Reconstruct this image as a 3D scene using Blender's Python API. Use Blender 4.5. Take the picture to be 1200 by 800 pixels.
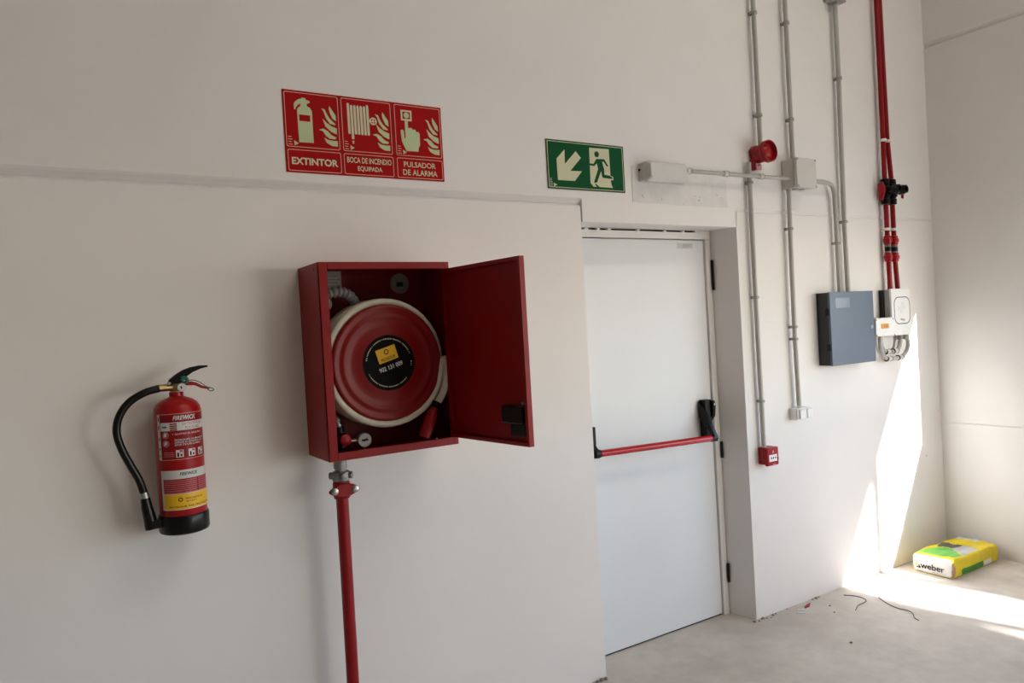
import bpy, math, random
from mathutils import Vector, Matrix
random.seed(4)
for o in list(bpy.data.objects): bpy.data.objects.remove(o, do_unlink=True)
scene = bpy.context.scene
C = scene.collection

# ------------------------------------------------------------------ camera
# wall_back is the plane y = 0, x runs along it to the right, the floor is z = 0
cam_d = bpy.data.cameras.new('camera'); cam = bpy.data.objects.new('camera', cam_d); C.objects.link(cam)
cam_d.sensor_width = 36.0; cam_d.lens = 871.97 / 1200 * 36.0; cam_d.clip_start = 0.02
def cam_matrix(yaw, pitch, roll, loc):
    f = Vector((math.sin(yaw)*math.cos(pitch), math.cos(yaw)*math.cos(pitch), math.sin(pitch)))
    r = Vector((math.cos(yaw), -math.sin(yaw), 0)); u = r.cross(f)
    r2 = r*math.cos(roll) + u*math.sin(roll); u2 = -r*math.sin(roll) + u*math.cos(roll)
    m = Matrix((r2, u2, -f)).transposed().to_4x4(); m.translation = Vector(loc); return m
cam.matrix_world = cam_matrix(math.radians(32.042), math.radians(-0.934), math.radians(-3.279), (0, -2.67, 1.605))
scene.camera = cam

# ------------------------------------------------------------------ light
W = 4.974                      # x of the right wall
XL, YB, ZC = -7.0, -13.2, 6.2  # left wall, front wall, ceiling height
SUN_DIR = Vector((-0.26, 1.0, -0.47)).normalized()
WIN_Y0, WIN_Y1, WIN_Z0, WIN_Z1 = -5.75, -0.90, 1.14, 2.06      # strip window
ADDED_OPENING_Y0, ADDED_OPENING_Y1, ADDED_OPENING_Z = -8.6, -5.85, 2.2                      # unseen opening added farther back to let in more light
world = bpy.data.worlds.new('sky'); scene.world = world; world.use_nodes = True
wn = world.node_tree.nodes; wl = world.node_tree.links
sky = wn.new('ShaderNodeTexSky'); sky.sky_type = 'NISHITA'; sky.sun_disc = False
sky.sun_elevation = math.radians(24.5); sky.sun_rotation = math.radians(165); sky.dust_density = 0.3
hs = wn.new('ShaderNodeHueSaturation'); hs.inputs['Saturation'].default_value = 0.8
wl.new(sky.outputs[0], hs.inputs['Color']); hz = wn.new('ShaderNodeMix'); hz.data_type = 'RGBA'; hz.inputs[0].default_value = .8; hz.inputs[7].default_value = (.60, .84, 1.22, 1)   # bright thin haze
wl.new(hs.outputs[0], hz.inputs[6]); wl.new(hz.outputs[2], wn['Background'].inputs['Color'])
wn['Background'].inputs['Strength'].default_value = 3.05
sun_d = bpy.data.lights.new('sun', 'SUN'); sun_d.energy = 26.5; sun_d.angle = math.radians(1.1); sun_d.color = (1, 1, 1)
sun = bpy.data.objects.new('sun', sun_d); C.objects.link(sun)
sun.rotation_euler = SUN_DIR.to_track_quat('-Z', 'Y').to_euler()
pd = bpy.data.lights.new('window_portal', 'AREA'); pd.shape = 'RECTANGLE'; pd.cycles.is_portal = True
pd.size = WIN_Y1-WIN_Y0; pd.size_y = WIN_Z1-WIN_Z0
po = bpy.data.objects.new('window_portal', pd); C.objects.link(po)
po.location = (W+0.02, (WIN_Y0+WIN_Y1)/2, (WIN_Z0+WIN_Z1)/2)
po.rotation_euler = Matrix(((0, 0, 1), (1, 0, 0), (0, 1, 0))).to_euler()   # local -z looks into the room (-x)
pd2 = bpy.data.lights.new('added_opening_portal', 'AREA'); pd2.shape = 'RECTANGLE'; pd2.cycles.is_portal = True
pd2.size = ADDED_OPENING_Y1-ADDED_OPENING_Y0; pd2.size_y = ADDED_OPENING_Z
po2 = bpy.data.objects.new('added_opening_portal', pd2); C.objects.link(po2)
po2.location = (W+0.02, (ADDED_OPENING_Y0+ADDED_OPENING_Y1)/2, ADDED_OPENING_Z/2); po2.rotation_euler = po.rotation_euler
FILL_POWER = 67.0
for y in (-3.6, -8.4):                    # unseen fill lamps added under the ceiling to brighten the hall
    ld = bpy.data.lights.new('ceiling_fill', 'AREA'); ld.shape = 'RECTANGLE'; ld.size = 3.4; ld.size_y = 1.2; ld.energy = FILL_POWER; ld.color = (1, .92, .82)
    lo_ = bpy.data.objects.new('ceiling_fill', ld); C.objects.link(lo_); lo_.location = (3.2, y, ZC-.02)
vs = scene.view_settings
scene.display_settings.display_device = 'sRGB'
vs.view_transform = 'Standard'; vs.look = 'None'; vs.gamma = 1.0; vs.use_curve_mapping = False
vs.exposure = 0.06

# ------------------------------------------------------------------ materials
def lin(c):
    return tuple(((v/255)/12.92 if v/255 <= .04045 else ((v/255+.055)/1.055)**2.4) for v in c)
def mat(name, rgb, rough=.5, metal=0, noise=0, nscale=20, bump=0, bscale=60, spec=.5, coat=0, alpha=None, trans=0):
    m = bpy.data.materials.new(name); m.use_nodes = True
    nt = m.node_tree; b = nt.nodes['Principled BSDF']
    c = lin(rgb)
    b.inputs['Base Color'].default_value = (*c, 1)
    b.inputs['Roughness'].default_value = rough; b.inputs['Metallic'].default_value = metal
    b.inputs['Specular IOR Level'].default_value = spec
    b.inputs['Coat Weight'].default_value = coat
    if trans: b.inputs['Transmission Weight'].default_value = trans
    tc = nt.nodes.new('ShaderNodeTexCoord')
    if noise:
        n = nt.nodes.new('ShaderNodeTexNoise'); n.inputs['Scale'].default_value = nscale; n.inputs['Detail'].default_value = 5
        nt.links.new(tc.outputs['Object'], n.inputs['Vector'])
        r = nt.nodes.new('ShaderNodeMapRange'); r.inputs['From Min'].default_value = .3; r.inputs['From Max'].default_value = .7
        r.inputs['To Min'].default_value = 1-noise; r.inputs['To Max'].default_value = 1+noise*.5
        nt.links.new(n.outputs['Fac'], r.inputs['Value'])
        mx = nt.nodes.new('ShaderNodeMix'); mx.data_type = 'RGBA'; mx.blend_type = 'MULTIPLY'; mx.inputs[0].default_value = 1
        mx.inputs[6].default_value = (*c, 1); nt.links.new(r.outputs[0], mx.inputs[7])
        nt.links.new(mx.outputs[2], b.inputs['Base Color'])
    if bump:
        n2 = nt.nodes.new('ShaderNodeTexNoise'); n2.inputs['Scale'].default_value = bscale; n2.inputs['Detail'].default_value = 4
        nt.links.new(tc.outputs['Object'], n2.inputs['Vector'])
        bp = nt.nodes.new('ShaderNodeBump'); bp.inputs['Strength'].default_value = bump; bp.inputs['Distance'].default_value = .01
        nt.links.new(n2.outputs['Fac'], bp.inputs['Height']); nt.links.new(bp.outputs[0], b.inputs['Normal'])
    return m
def wall_mat(name, rgb, rough=.75):
    # painted precast concrete: faint blotches, small pin-holes and a slight relief
    m = mat(name, rgb, rough, noise=.035, nscale=1.7, bump=.05, bscale=35, spec=.3)
    nt = m.node_tree; b = nt.nodes['Principled BSDF']
    src = b.inputs['Base Color'].links[0].from_socket
    tc = [n for n in nt.nodes if n.type == 'TEX_COORD'][0]
    v = nt.nodes.new('ShaderNodeTexVoronoi'); v.inputs['Scale'].default_value = 4.2; v.inputs['Randomness'].default_value = 1
    nt.links.new(tc.outputs['Object'], v.inputs['Vector'])
    lt = nt.nodes.new('ShaderNodeMath'); lt.operation = 'LESS_THAN'; lt.inputs[1].default_value = .022
    nt.links.new(v.outputs['Distance'], lt.inputs[0])
    n = nt.nodes.new('ShaderNodeTexNoise'); n.inputs['Scale'].default_value = 1.3; nt.links.new(tc.outputs['Object'], n.inputs['Vector'])
    gt = nt.nodes.new('ShaderNodeMath'); gt.operation = 'GREATER_THAN'; gt.inputs[1].default_value = .57; nt.links.new(n.outputs['Fac'], gt.inputs[0])
    ml = nt.nodes.new('ShaderNodeMath'); ml.operation = 'MULTIPLY'; nt.links.new(lt.outputs[0], ml.inputs[0]); nt.links.new(gt.outputs[0], ml.inputs[1])
    mx = nt.nodes.new('ShaderNodeMix'); mx.data_type = 'RGBA'; nt.links.new(ml.outputs[0], mx.inputs[0])
    nt.links.new(src, mx.inputs[6]); mx.inputs[7].default_value = (*lin((150, 142, 132)), 1)
    nt.links.new(mx.outputs[2], b.inputs['Base Color'])
    return m
def floor_mat():
    m = mat('concrete_floor', (196, 184, 170), .7, bump=.1, bscale=60, spec=.3)
    nt = m.node_tree; b = nt.nodes['Principled BSDF']
    tc = [n for n in nt.nodes if n.type == 'TEX_COORD'][0]
    cols = []
    n1 = nt.nodes.new('ShaderNodeTexNoise'); n1.inputs['Scale'].default_value = 1.6; n1.inputs['Detail'].default_value = 8; n1.inputs['Roughness'].default_value = .62
    n2 = nt.nodes.new('ShaderNodeTexNoise'); n2.inputs['Scale'].default_value = 14; n2.inputs['Detail'].default_value = 6
    for n in (n1, n2): nt.links.new(tc.outputs['Object'], n.inputs['Vector'])
    r1 = nt.nodes.new('ShaderNodeValToRGB'); r1.color_ramp.elements[0].position = .33; r1.color_ramp.elements[1].position = .66
    r1.color_ramp.elements[0].color = (*lin((184, 175, 165)), 1); r1.color_ramp.elements[1].color = (*lin((212, 204, 194)), 1)
    nt.links.new(n1.outputs['Fac'], r1.inputs['Fac'])
    r2 = nt.nodes.new('ShaderNodeMapRange'); r2.inputs['From Min'].default_value = .35; r2.inputs['From Max'].default_value = .7
    r2.inputs['To Min'].default_value = .95; r2.inputs['To Max'].default_value = 1.04; nt.links.new(n2.outputs['Fac'], r2.inputs['Value'])
    mx = nt.nodes.new('ShaderNodeMix'); mx.data_type = 'RGBA'; mx.blend_type = 'MULTIPLY'; mx.inputs[0].default_value = 1
    nt.links.new(r1.outputs[0], mx.inputs[6]); nt.links.new(r2.outputs[0], mx.inputs[7]); nt.links.new(mx.outputs[2], b.inputs['Base Color'])
    return m
M = dict(
    wall=wall_mat('painted_concrete', (234, 231, 228)),
    patch=mat('bare_plaster', (225, 223, 219), .8, noise=.06, nscale=18, bump=.12, bscale=50),
    floor=floor_mat(), ceil=mat('bare_concrete_ceiling', (200, 187, 168), .8, noise=.04, nscale=2),
    bare=mat('bare_concrete_wall', (206, 196, 182), .8, noise=.06, nscale=2),
    soil=mat('outdoor_concrete', (170, 162, 150), .9, noise=.15, nscale=.6),
    dark=mat('dark_gap', (26, 24, 22), .9, noise=.2, nscale=40),
    door=mat('white_door_paint', (226, 229, 231), .45, noise=.02, nscale=3, bump=.012, bscale=9, spec=.35),
    frame=mat('door_frame_paint', (225, 223, 218), .4, noise=.03, nscale=6),
    red=mat('red_enamel', (160, 12, 20), .3, noise=.06, nscale=9, spec=.35),
    redreel=mat('red_reel_enamel', (128, 8, 12), .34, noise=.06, nscale=9, spec=.3),
    redcab=mat('red_cabinet_enamel', (138, 8, 13), .4, noise=.06, nscale=7, bump=.02, bscale=12, spec=.25),
    redpipe=mat('red_pipe_paint', (140, 12, 20), .38, noise=.08, nscale=14, spec=.3),
    redplas=mat('red_plastic', (156, 14, 26), .35, noise=.04, nscale=30, spec=.35),
    redbar=mat('red_gloss_bar', (176, 16, 30), .16, noise=.03, nscale=30),
    redfilm=mat('red_label_film', (138, 12, 20), .4, noise=.04, nscale=30, spec=.3),
    signred=mat('sign_red', (164, 6, 9), .5, noise=.03, nscale=12, spec=.1),
    signgreen=mat('sign_green', (8, 78, 42), .5, noise=.03, nscale=12, spec=.12),
    edgedark=mat('sign_edge_green', (8, 48, 30), .5, noise=.03, nscale=12),
    glow=mat('luminescent_pale_green', (188, 200, 152), .5, noise=.04, nscale=14),
    glowp=mat('luminescent_cream', (205, 204, 170), .5, noise=.04, nscale=14),
    linepink=mat('sign_outline', (224, 178, 160), .5, noise=.03, nscale=14),
    black=mat('black_plastic', (10, 10, 11), .34, noise=.15, nscale=20, spec=.25),
    rubber=mat('black_rubber', (9, 9, 10), .3, noise=.15, nscale=40, spec=.3),
    brass=mat('brass', (168, 142, 100), .35, 1, noise=.1, nscale=40),
    steel=mat('zinc_steel', (176, 178, 176), .35, 1, noise=.15, nscale=40),
    cast=mat('cast_galvanised', (150, 152, 150), .5, .7, noise=.25, nscale=60, bump=.2, bscale=120),
    green=mat('green_seal', (12, 96, 74), .4, noise=.1, nscale=60),
    white=mat('white_plastic', (236, 236, 235), .4, noise=.02, nscale=20),
    label=mat('white_label', (205, 206, 206), .5, noise=.03, nscale=20),
    yellow=mat('yellow_label', (232, 182, 24), .5, noise=.03, nscale=20),
    ink=mat('black_ink', (14, 14, 15), .6, noise=.05, nscale=40, spec=.1),
    grey=mat('grey_pvc', (178, 175, 168), .5, noise=.05, nscale=20),
    greyd=mat('grey_fitting', (158, 155, 148), .5, noise=.06, nscale=20),
    jbox=mat('grey_box_plastic', (206, 203, 196), .5, noise=.03, nscale=12),
    lamp=mat('lamp_housing', (214, 212, 208), .4, noise=.02, nscale=14),
    diff=mat('lamp_diffuser', (214, 213, 210), .25, noise=.02, nscale=14),
    panel=mat('slate_panel_paint', (84, 98, 116), .42, noise=.05, nscale=8),
    paneld=mat('black_panel_paint', (30, 31, 34), .45, noise=.1, nscale=12),
    display=mat('display_window', (128, 140, 156), .18, noise=.04, nscale=14),
    detside=mat('detector_grey', (158, 157, 153), .5, noise=.04, nscale=20),
    orange=mat('orange_label', (238, 160, 40), .5, noise=.05, nscale=60),
    hosew=mat('white_hose', (214, 208, 192), .55, noise=.08, nscale=30),
    corr=mat('corrugated_grey', (150, 148, 144), .5, noise=.1, nscale=60),
    glass=mat('clear_tube', (190, 200, 200), .1, noise=.02, nscale=50, trans=.6),
    bagy=mat('bag_yellow', (226, 204, 28), .5, noise=.08, nscale=26, bump=.25, bscale=28),
    bagw=mat('bag_white', (228, 226, 222), .55, noise=.05, nscale=26, bump=.25, bscale=28),
    bagg=mat('bag_green', (112, 186, 84), .5, noise=.08, nscale=26, bump=.25, bscale=28),
    bagd=mat('bag_dark_grey', (92, 92, 92), .5, noise=.25, nscale=60, bump=.25, bscale=28),
    bagl=mat('bag_light_grey', (186, 186, 190), .5, noise=.1, nscale=40, bump=.25, bscale=28),
    bagb=mat('bag_brown_paper', (178, 138, 106), .7, noise=.12, nscale=40, bump=.25, bscale=28),
    bagdg=mat('bag_deep_green', (60, 140, 40), .5, noise=.08, nscale=26),
    wire=mat('dark_wire', (60, 54, 50), .5, noise=.1, nscale=40),
    crumb=mat('mortar_crumb', (140, 128, 116), .9, noise=.3, nscale=80),
    palepink=mat('pale_pink_plastic', (214, 140, 146), .45, noise=.04, nscale=30),
    pink=mat('faint_red_print', (186, 92, 100), .5, noise=.3, nscale=260),
)

# ------------------------------------------------------------------ mesh helpers
ORG = {}                                  # object -> world position of its origin
def catmull(p, n=8):
    p = [Vector(q) for q in p]; out = []
    for i in range(len(p)-1):
        a = p[i-1] if i else p[0]*2-p[1]; b = p[i]; c = p[i+1]; d = p[i+2] if i+2 < len(p) else p[-1]*2-p[-2]
        for k in range(n):
            t = k/n
            out.append(.5*((2*b)+(c-a)*t+(2*a-5*b+4*c-d)*t*t+(3*b-a-3*c+d)*t**3))
    out.append(p[-1]); return out
class MB:
    def __init__(s): s.v = []; s.f = []; s.mi = []
    def add(s, vs, fs, mi=0):
        k = len(s.v); s.v += [Vector(v) for v in vs]; s.f += [tuple(i+k for i in f) for f in fs]; s.mi += [mi]*len(fs); return s
    def box(s, x0, x1, y0, y1, z0, z1, mi=0):
        return s.add([(x0,y0,z0),(x1,y0,z0),(x1,y1,z0),(x0,y1,z0),(x0,y0,z1),(x1,y0,z1),(x1,y1,z1),(x0,y1,z1)],
                     [(0,3,2,1),(4,5,6,7),(0,1,5,4),(1,2,6,5),(2,3,7,6),(3,0,4,7)], mi)
    def hexa(s, p):                        # eight corners in the order of box()
        return s.add(p, [(0,3,2,1),(4,5,6,7),(0,1,5,4),(1,2,6,5),(2,3,7,6),(3,0,4,7)])
    def prism(s, poly, put, d):            # outline in (u, v), put(u, v, w) -> world, extruded from w = 0 to w = d
        n = len(poly); area = sum(poly[i][0]*poly[(i+1) % n][1]-poly[(i+1) % n][0]*poly[i][1] for i in range(n))
        if area < 0: poly = poly[::-1]
        s.add([put(u, v, 0) for u, v in poly]+[put(u, v, d) for u, v in poly],
              [tuple(range(n))[::-1], tuple(range(n, 2*n))]+[(i, (i+1) % n, n+(i+1) % n, n+i) for i in range(n)]); return s
    def lathe(s, o, ax, prof, n=32, mi=0):
        o = Vector(o); ax = Vector(ax).normalized(); a = ax.orthogonal().normalized(); b = ax.cross(a); k = len(s.v); L = len(prof)
        for r, h in prof:
            for i in range(n):
                t = 2*math.pi*i/n; s.v.append(o+ax*h+(a*math.cos(t)+b*math.sin(t))*r)
        for j in range(L-1):
            for i in range(n):
                s.f.append((k+j*n+i, k+j*n+(i+1) % n, k+(j+1)*n+(i+1) % n, k+(j+1)*n+i)); s.mi.append(mi)
        s.f.append(tuple(k+i for i in range(n))[::-1]); s.f.append(tuple(k+(L-1)*n+i for i in range(n))); s.mi += [mi, mi]
        return s
    def tube(s, path, r, n=14):
        path = [Vector(p) for p in path]; k = len(s.v); m = len(path); rr = r if isinstance(r, (list, tuple)) else [r]*m
        t0 = (path[1]-path[0]).normalized(); a = t0.orthogonal().normalized()
        for i, p in enumerate(path):
            t = (path[min(i+1, m-1)]-path[max(i-1, 0)]).normalized(); a = (a-t*a.dot(t)).normalized(); b = t.cross(a)
            for j in range(n):
                q = 2*math.pi*j/n; s.v.append(p+(a*math.cos(q)+b*math.sin(q))*rr[i])
        for i in range(m-1):
            for j in range(n): s.f.append((k+i*n+j, k+i*n+(j+1) % n, k+(i+1)*n+(j+1) % n, k+(i+1)*n+j)); s.mi.append(0)
        s.f.append(tuple(k+j for j in range(n))[::-1]); s.f.append(tuple(k+(m-1)*n+j for j in range(n))); s.mi += [0, 0]
        return s
    def build(s, name, mats, parent=None, bevel=0, seg=2, smooth=38, label=None):
        mats = mats if isinstance(mats, list) else [mats]
        if parent is None:
            lo = [min(v[i] for v in s.v) for i in range(3)]; hi = [max(v[i] for v in s.v) for i in range(3)]
            org = Vector(((lo[0]+hi[0])/2, (lo[1]+hi[1])/2, lo[2]))
        else: org = ORG[parent]
        me = bpy.data.meshes.new(name); me.from_pydata([v-org for v in s.v], [], s.f); me.update()
        for m in mats: me.materials.append(M[m])
        me.polygons.foreach_set('material_index', s.mi)
        if smooth:
            me.polygons.foreach_set('use_smooth', [True]*len(me.polygons)); me.set_sharp_from_angle(angle=math.radians(smooth))
        o = bpy.data.objects.new(name, me); C.objects.link(o); ORG[o] = org
        if parent is None: o.location = org
        else: o.parent = parent
        if bevel:
            b = o.modifiers.new('bevel', 'BEVEL'); b.width = bevel; b.segments = seg; b.limit_method = 'ANGLE'; b.angle_limit = math.radians(40)
        if label: o['label'] = label
        return o
def tag(o, label=None, cat=None, group=None, kind=None):
    for k, v in (('label', label), ('category', cat), ('group', group), ('kind', kind)):
        if v: o[k] = v
    return o
def thing(name, loc, label=None, cat=None, group=None, kind=None):
    o = bpy.data.objects.new(name, None); C.objects.link(o); o.location = loc; o.empty_display_size = .05; ORG[o] = Vector(loc)
    return tag(o, label, cat, group, kind)
def bx(name, m, parent, *a, bevel=0, **k): return MB().box(*a).build(name, m, parent, bevel=bevel, **k)

def text_mesh(s, bold=0, spacing=1.0, shear=0):
    cu = bpy.data.curves.new('t', 'FONT'); cu.body = s; cu.size = 1; cu.offset = bold; cu.space_character = spacing; cu.shear = shear
    cu.resolution_u = 3; cu.fill_mode = 'BOTH'
    o = bpy.data.objects.new('t', cu); C.objects.link(o)
    dg = bpy.context.evaluated_depsgraph_get(); me = bpy.data.meshes.new_from_object(o.evaluated_get(dg))
    v = [(p.co.x, p.co.y) for p in me.vertices]; f = [tuple(p.vertices) for p in me.polygons]
    bpy.data.objects.remove(o); bpy.data.curves.remove(cu); bpy.data.meshes.remove(me)
    xs = [p[0] for p in v]; ys = [p[1] for p in v]
    x0, x1, y0, y1 = min(xs), max(xs), min(ys), max(ys)
    return [((x-x0)/(x1-x0), (y-y0)/(y1-y0)) for x, y in v], f
def lettering(s, rect, put, w, m, parent, name='lettering', bold=0.01, rot=0, **k):
    u0, u1, v0, v1 = rect; v, f = text_mesh(s, bold, **k)
    cu, cv = (u0+u1)/2, (v0+v1)/2; cr, sr = math.cos(rot), math.sin(rot); P = []
    for x, y in v:
        a = u0+(u1-u0)*x-cu; b = v0+(v1-v0)*y-cv; P.append(put(cu+a*cr-b*sr, cv+a*sr+b*cr, w))
    mb = MB(); mb.add(P, f)
    return mb.build(name, m, parent, smooth=0)
def rrect(u0, u1, v0, v1, r, n=4):
    out = []
    for cx, cy, a in ((u1-r, v1-r, 0), (u0+r, v1-r, 90), (u0+r, v0+r, 180), (u1-r, v0+r, 270)):
        for i in range(n+1):
            t = math.radians(a+90*i/n); out.append((cx+r*math.cos(t), cy+r*math.sin(t)))
    return out
def ring_outline(mb, outer, inner, put, d):
    n = len(outer); mb.add([put(u, v, 0) for u, v in outer]+[put(u, v, d) for u, v in outer]+[put(u, v, 0) for u, v in inner]+[put(u, v, d) for u, v in inner],
        sum([[(n+i, n+(i+1) % n, 3*n+(i+1) % n, 3*n+i), (i, (i+1) % n, n+(i+1) % n, n+i), (2*n+(i+1) % n, 2*n+i, 3*n+i, 3*n+(i+1) % n)] for i in range(n)], [])); return mb
def circle(u, v, r, n=24): return [(u+r*math.cos(2*math.pi*i/n), v+r*math.sin(2*math.pi*i/n)) for i in range(n)]

# ------------------------------------------------------------------ the room
wb = thing('wall_back', (0, 0, 0), 'long white painted concrete wall with a horizontal joint', kind='structure')
def yz_run(mb, xa, xb, pa, pb=None):       # a profile in (y, z), swept from x = xa(y) to x = xb(y)
    pb = pb or pa; n = len(pa); fa = xa if callable(xa) else (lambda y: xa); fb = xb if callable(xb) else (lambda y: xb)
    mb.add([(fa(y), y, z) for y, z in pa]+[(fb(y), y, z) for y, z in pb],
           [tuple(range(n)), tuple(range(n, 2*n))[::-1]]+[(i, n+i, n+(i+1) % n, (i+1) % n) for i in range(n)])
T = .2
mb = MB(); yz_run(mb, XL, 2.074, [(0,0),(0,2.142),(.019,2.154),(T,2.154),(T,0)]); mb.build('lower_panel', 'wall', wb, smooth=0)
mb = MB(); yz_run(mb, lambda y: 3.095-.225*y, W+.03, [(0,0),(0,2.151),(.008,2.155),(T,2.155),(T,0)]); mb.build('lower_panel', 'wall', wb, smooth=0)
mb = MB()
up = lambda zb, d=.019: [(0,zb),(0,ZC),(T,ZC),(T,2.155),(d,2.155)]
yz_run(mb, XL, 2.05, up(2.197), up(2.178)); yz_run(mb, 2.05, 2.084, up(2.178)); yz_run(mb, 2.084, 3.10, [(0,2.072),(0,ZC),(T,ZC),(T,2.072)])
yz_run(mb, 3.10, W+.03, up(2.171, .008)); mb.build('upper_panel', 'wall', wb, smooth=0)
bx('core', 'dark', wb, XL, W+.03, T, T+.05, 0, ZC)
# repaired strip below the lamp: a thin skim of bare plaster with small pits
mb = MB().prism([(2.392,2.345),(2.388,2.175),(2.46,2.171),(2.56,2.173),(2.70,2.168),(2.74,2.171),(2.9,2.17),(3.035,2.172),(3.03,2.31),(2.9,2.345)], lambda u, v, w: (u, -w, v), .0022)
pt = mb.build('plaster_patch', 'patch', wb, smooth=0)
mb = MB()
for x, z, r in ((2.45,2.205,.006),(2.455,2.196,.004),(2.575,2.195,.005),(2.80,2.22,.004),(2.83,2.2,.006),(2.835,2.215,.004),(2.84,2.185,.004),(2.96,2.232,.005),(2.99,2.22,.004),(3.0,2.212,.003),(2.72,2.178,.004)):
    mb.prism(circle(x, z, r*.62, 7), lambda u, v, w: (u, -.0022-w, v), .0006)
mb.build('pit', 'greyd', pt, smooth=0)

wr = thing('wall_right', (W, 0, 0), 'white panel wall meeting the long wall at the corner', kind='structure')
mb = MB(); mb.box(W, W+.03, ADDED_OPENING_Y1, 0, 0, .832); mb.box(W, W+.03, YB, ADDED_OPENING_Y0, 0, .832); mb.build('wall_panel', 'wall', wr, smooth=0)
mb = MB(); mb.box(W, W+.03, WIN_Y1, 0, .837, 3.281); mb.box(W, W+.03, ADDED_OPENING_Y1, WIN_Y0, .837, 3.281); mb.box(W, W+.03, YB, ADDED_OPENING_Y0, .837, 3.281)
mb.box(W, W+.03, ADDED_OPENING_Y0, ADDED_OPENING_Y1, ADDED_OPENING_Z, 3.281)
mb.box(W, W+.03, WIN_Y0, WIN_Y1, .837, WIN_Z0); mb.box(W, W+.03, WIN_Y0, WIN_Y1, WIN_Z1, 3.281); mb.build('wall_panel', 'wall', wr, smooth=0)
mb = MB(); k = [(W+.015,3.284),(W,3.318),(W,ZC),(W+.03,ZC),(W+.03,3.284)]
mb.add([(x, YB, z) for x, z in k]+[(x, 0, z) for x, z in k], [(4,3,2,1,0),(5,6,7,8,9)]+[(i,(i+1)%5,5+(i+1)%5,5+i) for i in range(5)]); mb.build('wall_panel', 'wall', wr, smooth=0)
bx('core', 'wall', wr, W+.016, W+.03, YB, 0, 3.27, 3.30); bx('core', 'wall', wr, W+.007, W+.03, ADDED_OPENING_Y1, 0, .82, .85)
wi = thing('window_1', (W+.015, -3.3, WIN_Z0), 'long low strip window in the right wall', kind='structure')
for y in (-2.98, -4.86): bx('mullion', 'frame', wi, W-.005, W+.035, y-.09, y+.09, WIN_Z0, WIN_Z1)
mb = MB(); e = .012
mb.box(W-.004, W+.034, WIN_Y0, WIN_Y1, WIN_Z0-.02, WIN_Z0+e); mb.box(W-.004, W+.034, WIN_Y0, WIN_Y1, WIN_Z1-e, WIN_Z1+.02)
mb.box(W-.004, W+.034, WIN_Y1-e, WIN_Y1+.02, WIN_Z0, WIN_Z1); mb.box(W-.004, W+.034, WIN_Y0-.02, WIN_Y0+e, WIN_Z0, WIN_Z1); mb.build('window_frame', 'frame', wi)

def struct(name, m, label, *a): return tag(bx(name, m, None, *a, smooth=0), label, kind='structure')
struct('floor', 'floor', 'dusty beige concrete floor', XL-.2, W+.03, YB-.2, T+.05, -.12, 0)
struct('ceiling', 'ceil', 'pale concrete ceiling high above the hall', XL-.2, W+.03, YB-.2, T+.05, ZC, ZC+.1)
struct('wall_left', 'bare', 'pale concrete side wall of the hall', XL-.2, XL, YB-.2, T+.05, 0, ZC)
struct('wall_front', 'bare', 'pale concrete wall behind the camera', XL, W+.03, YB-.2, YB, 0, ZC)
for i, y in enumerate((-3.6, -8.4)):       # frames added round the unseen ceiling fill lamps
    mb = MB(); a, b = 3.2-1.75, 3.2+1.75
    mb.box(a, b, y-.68, y-.61, ZC-.06, ZC); mb.box(a, b, y+.61, y+.68, ZC-.06, ZC); mb.box(a-.07, a, y-.68, y+.68, ZC-.06, ZC); mb.box(b, min(b+.07, W), y-.68, y+.68, ZC-.06, ZC)
    tag(mb.build('trim_%d' % (i+1), 'frame'), 'white frame added round an unseen ceiling fill lamp', kind='structure')
struct('yard', 'soil', 'pale yard outside the window', W+.03, 45, -45, 30, -.2, -.1)

# ------------------------------------------------------------------ door
dr = thing('door_1', (2.56, .16, 0), 'white steel fire door with a red panic bar', kind='structure')
FX0, FX1, FY = 2.098, 3.058, .150
bx('frame_jamb', 'frame', dr, 3.018, FX1, FY, T, 0, 2.0258, bevel=.001); bx('frame_jamb', 'frame', dr, FX0, FX0+.04, FY, T, 0, 2.0258, bevel=.001)
bx('frame_header', 'frame', dr, FX0, FX1, FY, T, 2.026, 2.062, bevel=.002)
leaf = bx('door_leaf', 'door', dr, FX0+.042, 3.014, .162, T, .008, 2.022, bevel=.002)
mb = MB().box(2.824, 2.935, .1612, .162, 1.978, 2.006); st = mb.build('sticker', 'label', leaf)
put_d = lambda u, v, w: (u, .1612-w, v)
mb = MB()
for i, (a, b) in enumerate(((2.862,2.93),(2.862,2.915),(2.862,2.925),(2.862,2.90))): mb.prism([(a,2.0-.0055*i),(b,2.0-.0055*i),(b,1.998-.0055*i),(a,1.998-.0055*i)], put_d, .0003)
mb.build('print_line', 'greyd', st, smooth=0)
for za, zb in ((.849,.937),(1.754,1.914),(.175,.274)):
    MB().tube([(3.0545, .141, za), (3.0545, .141, zb)], .0075, 10).build('hinge_or_gap', 'black', dr)  # black rods standing in for dark gaps between frame and reveal
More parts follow.
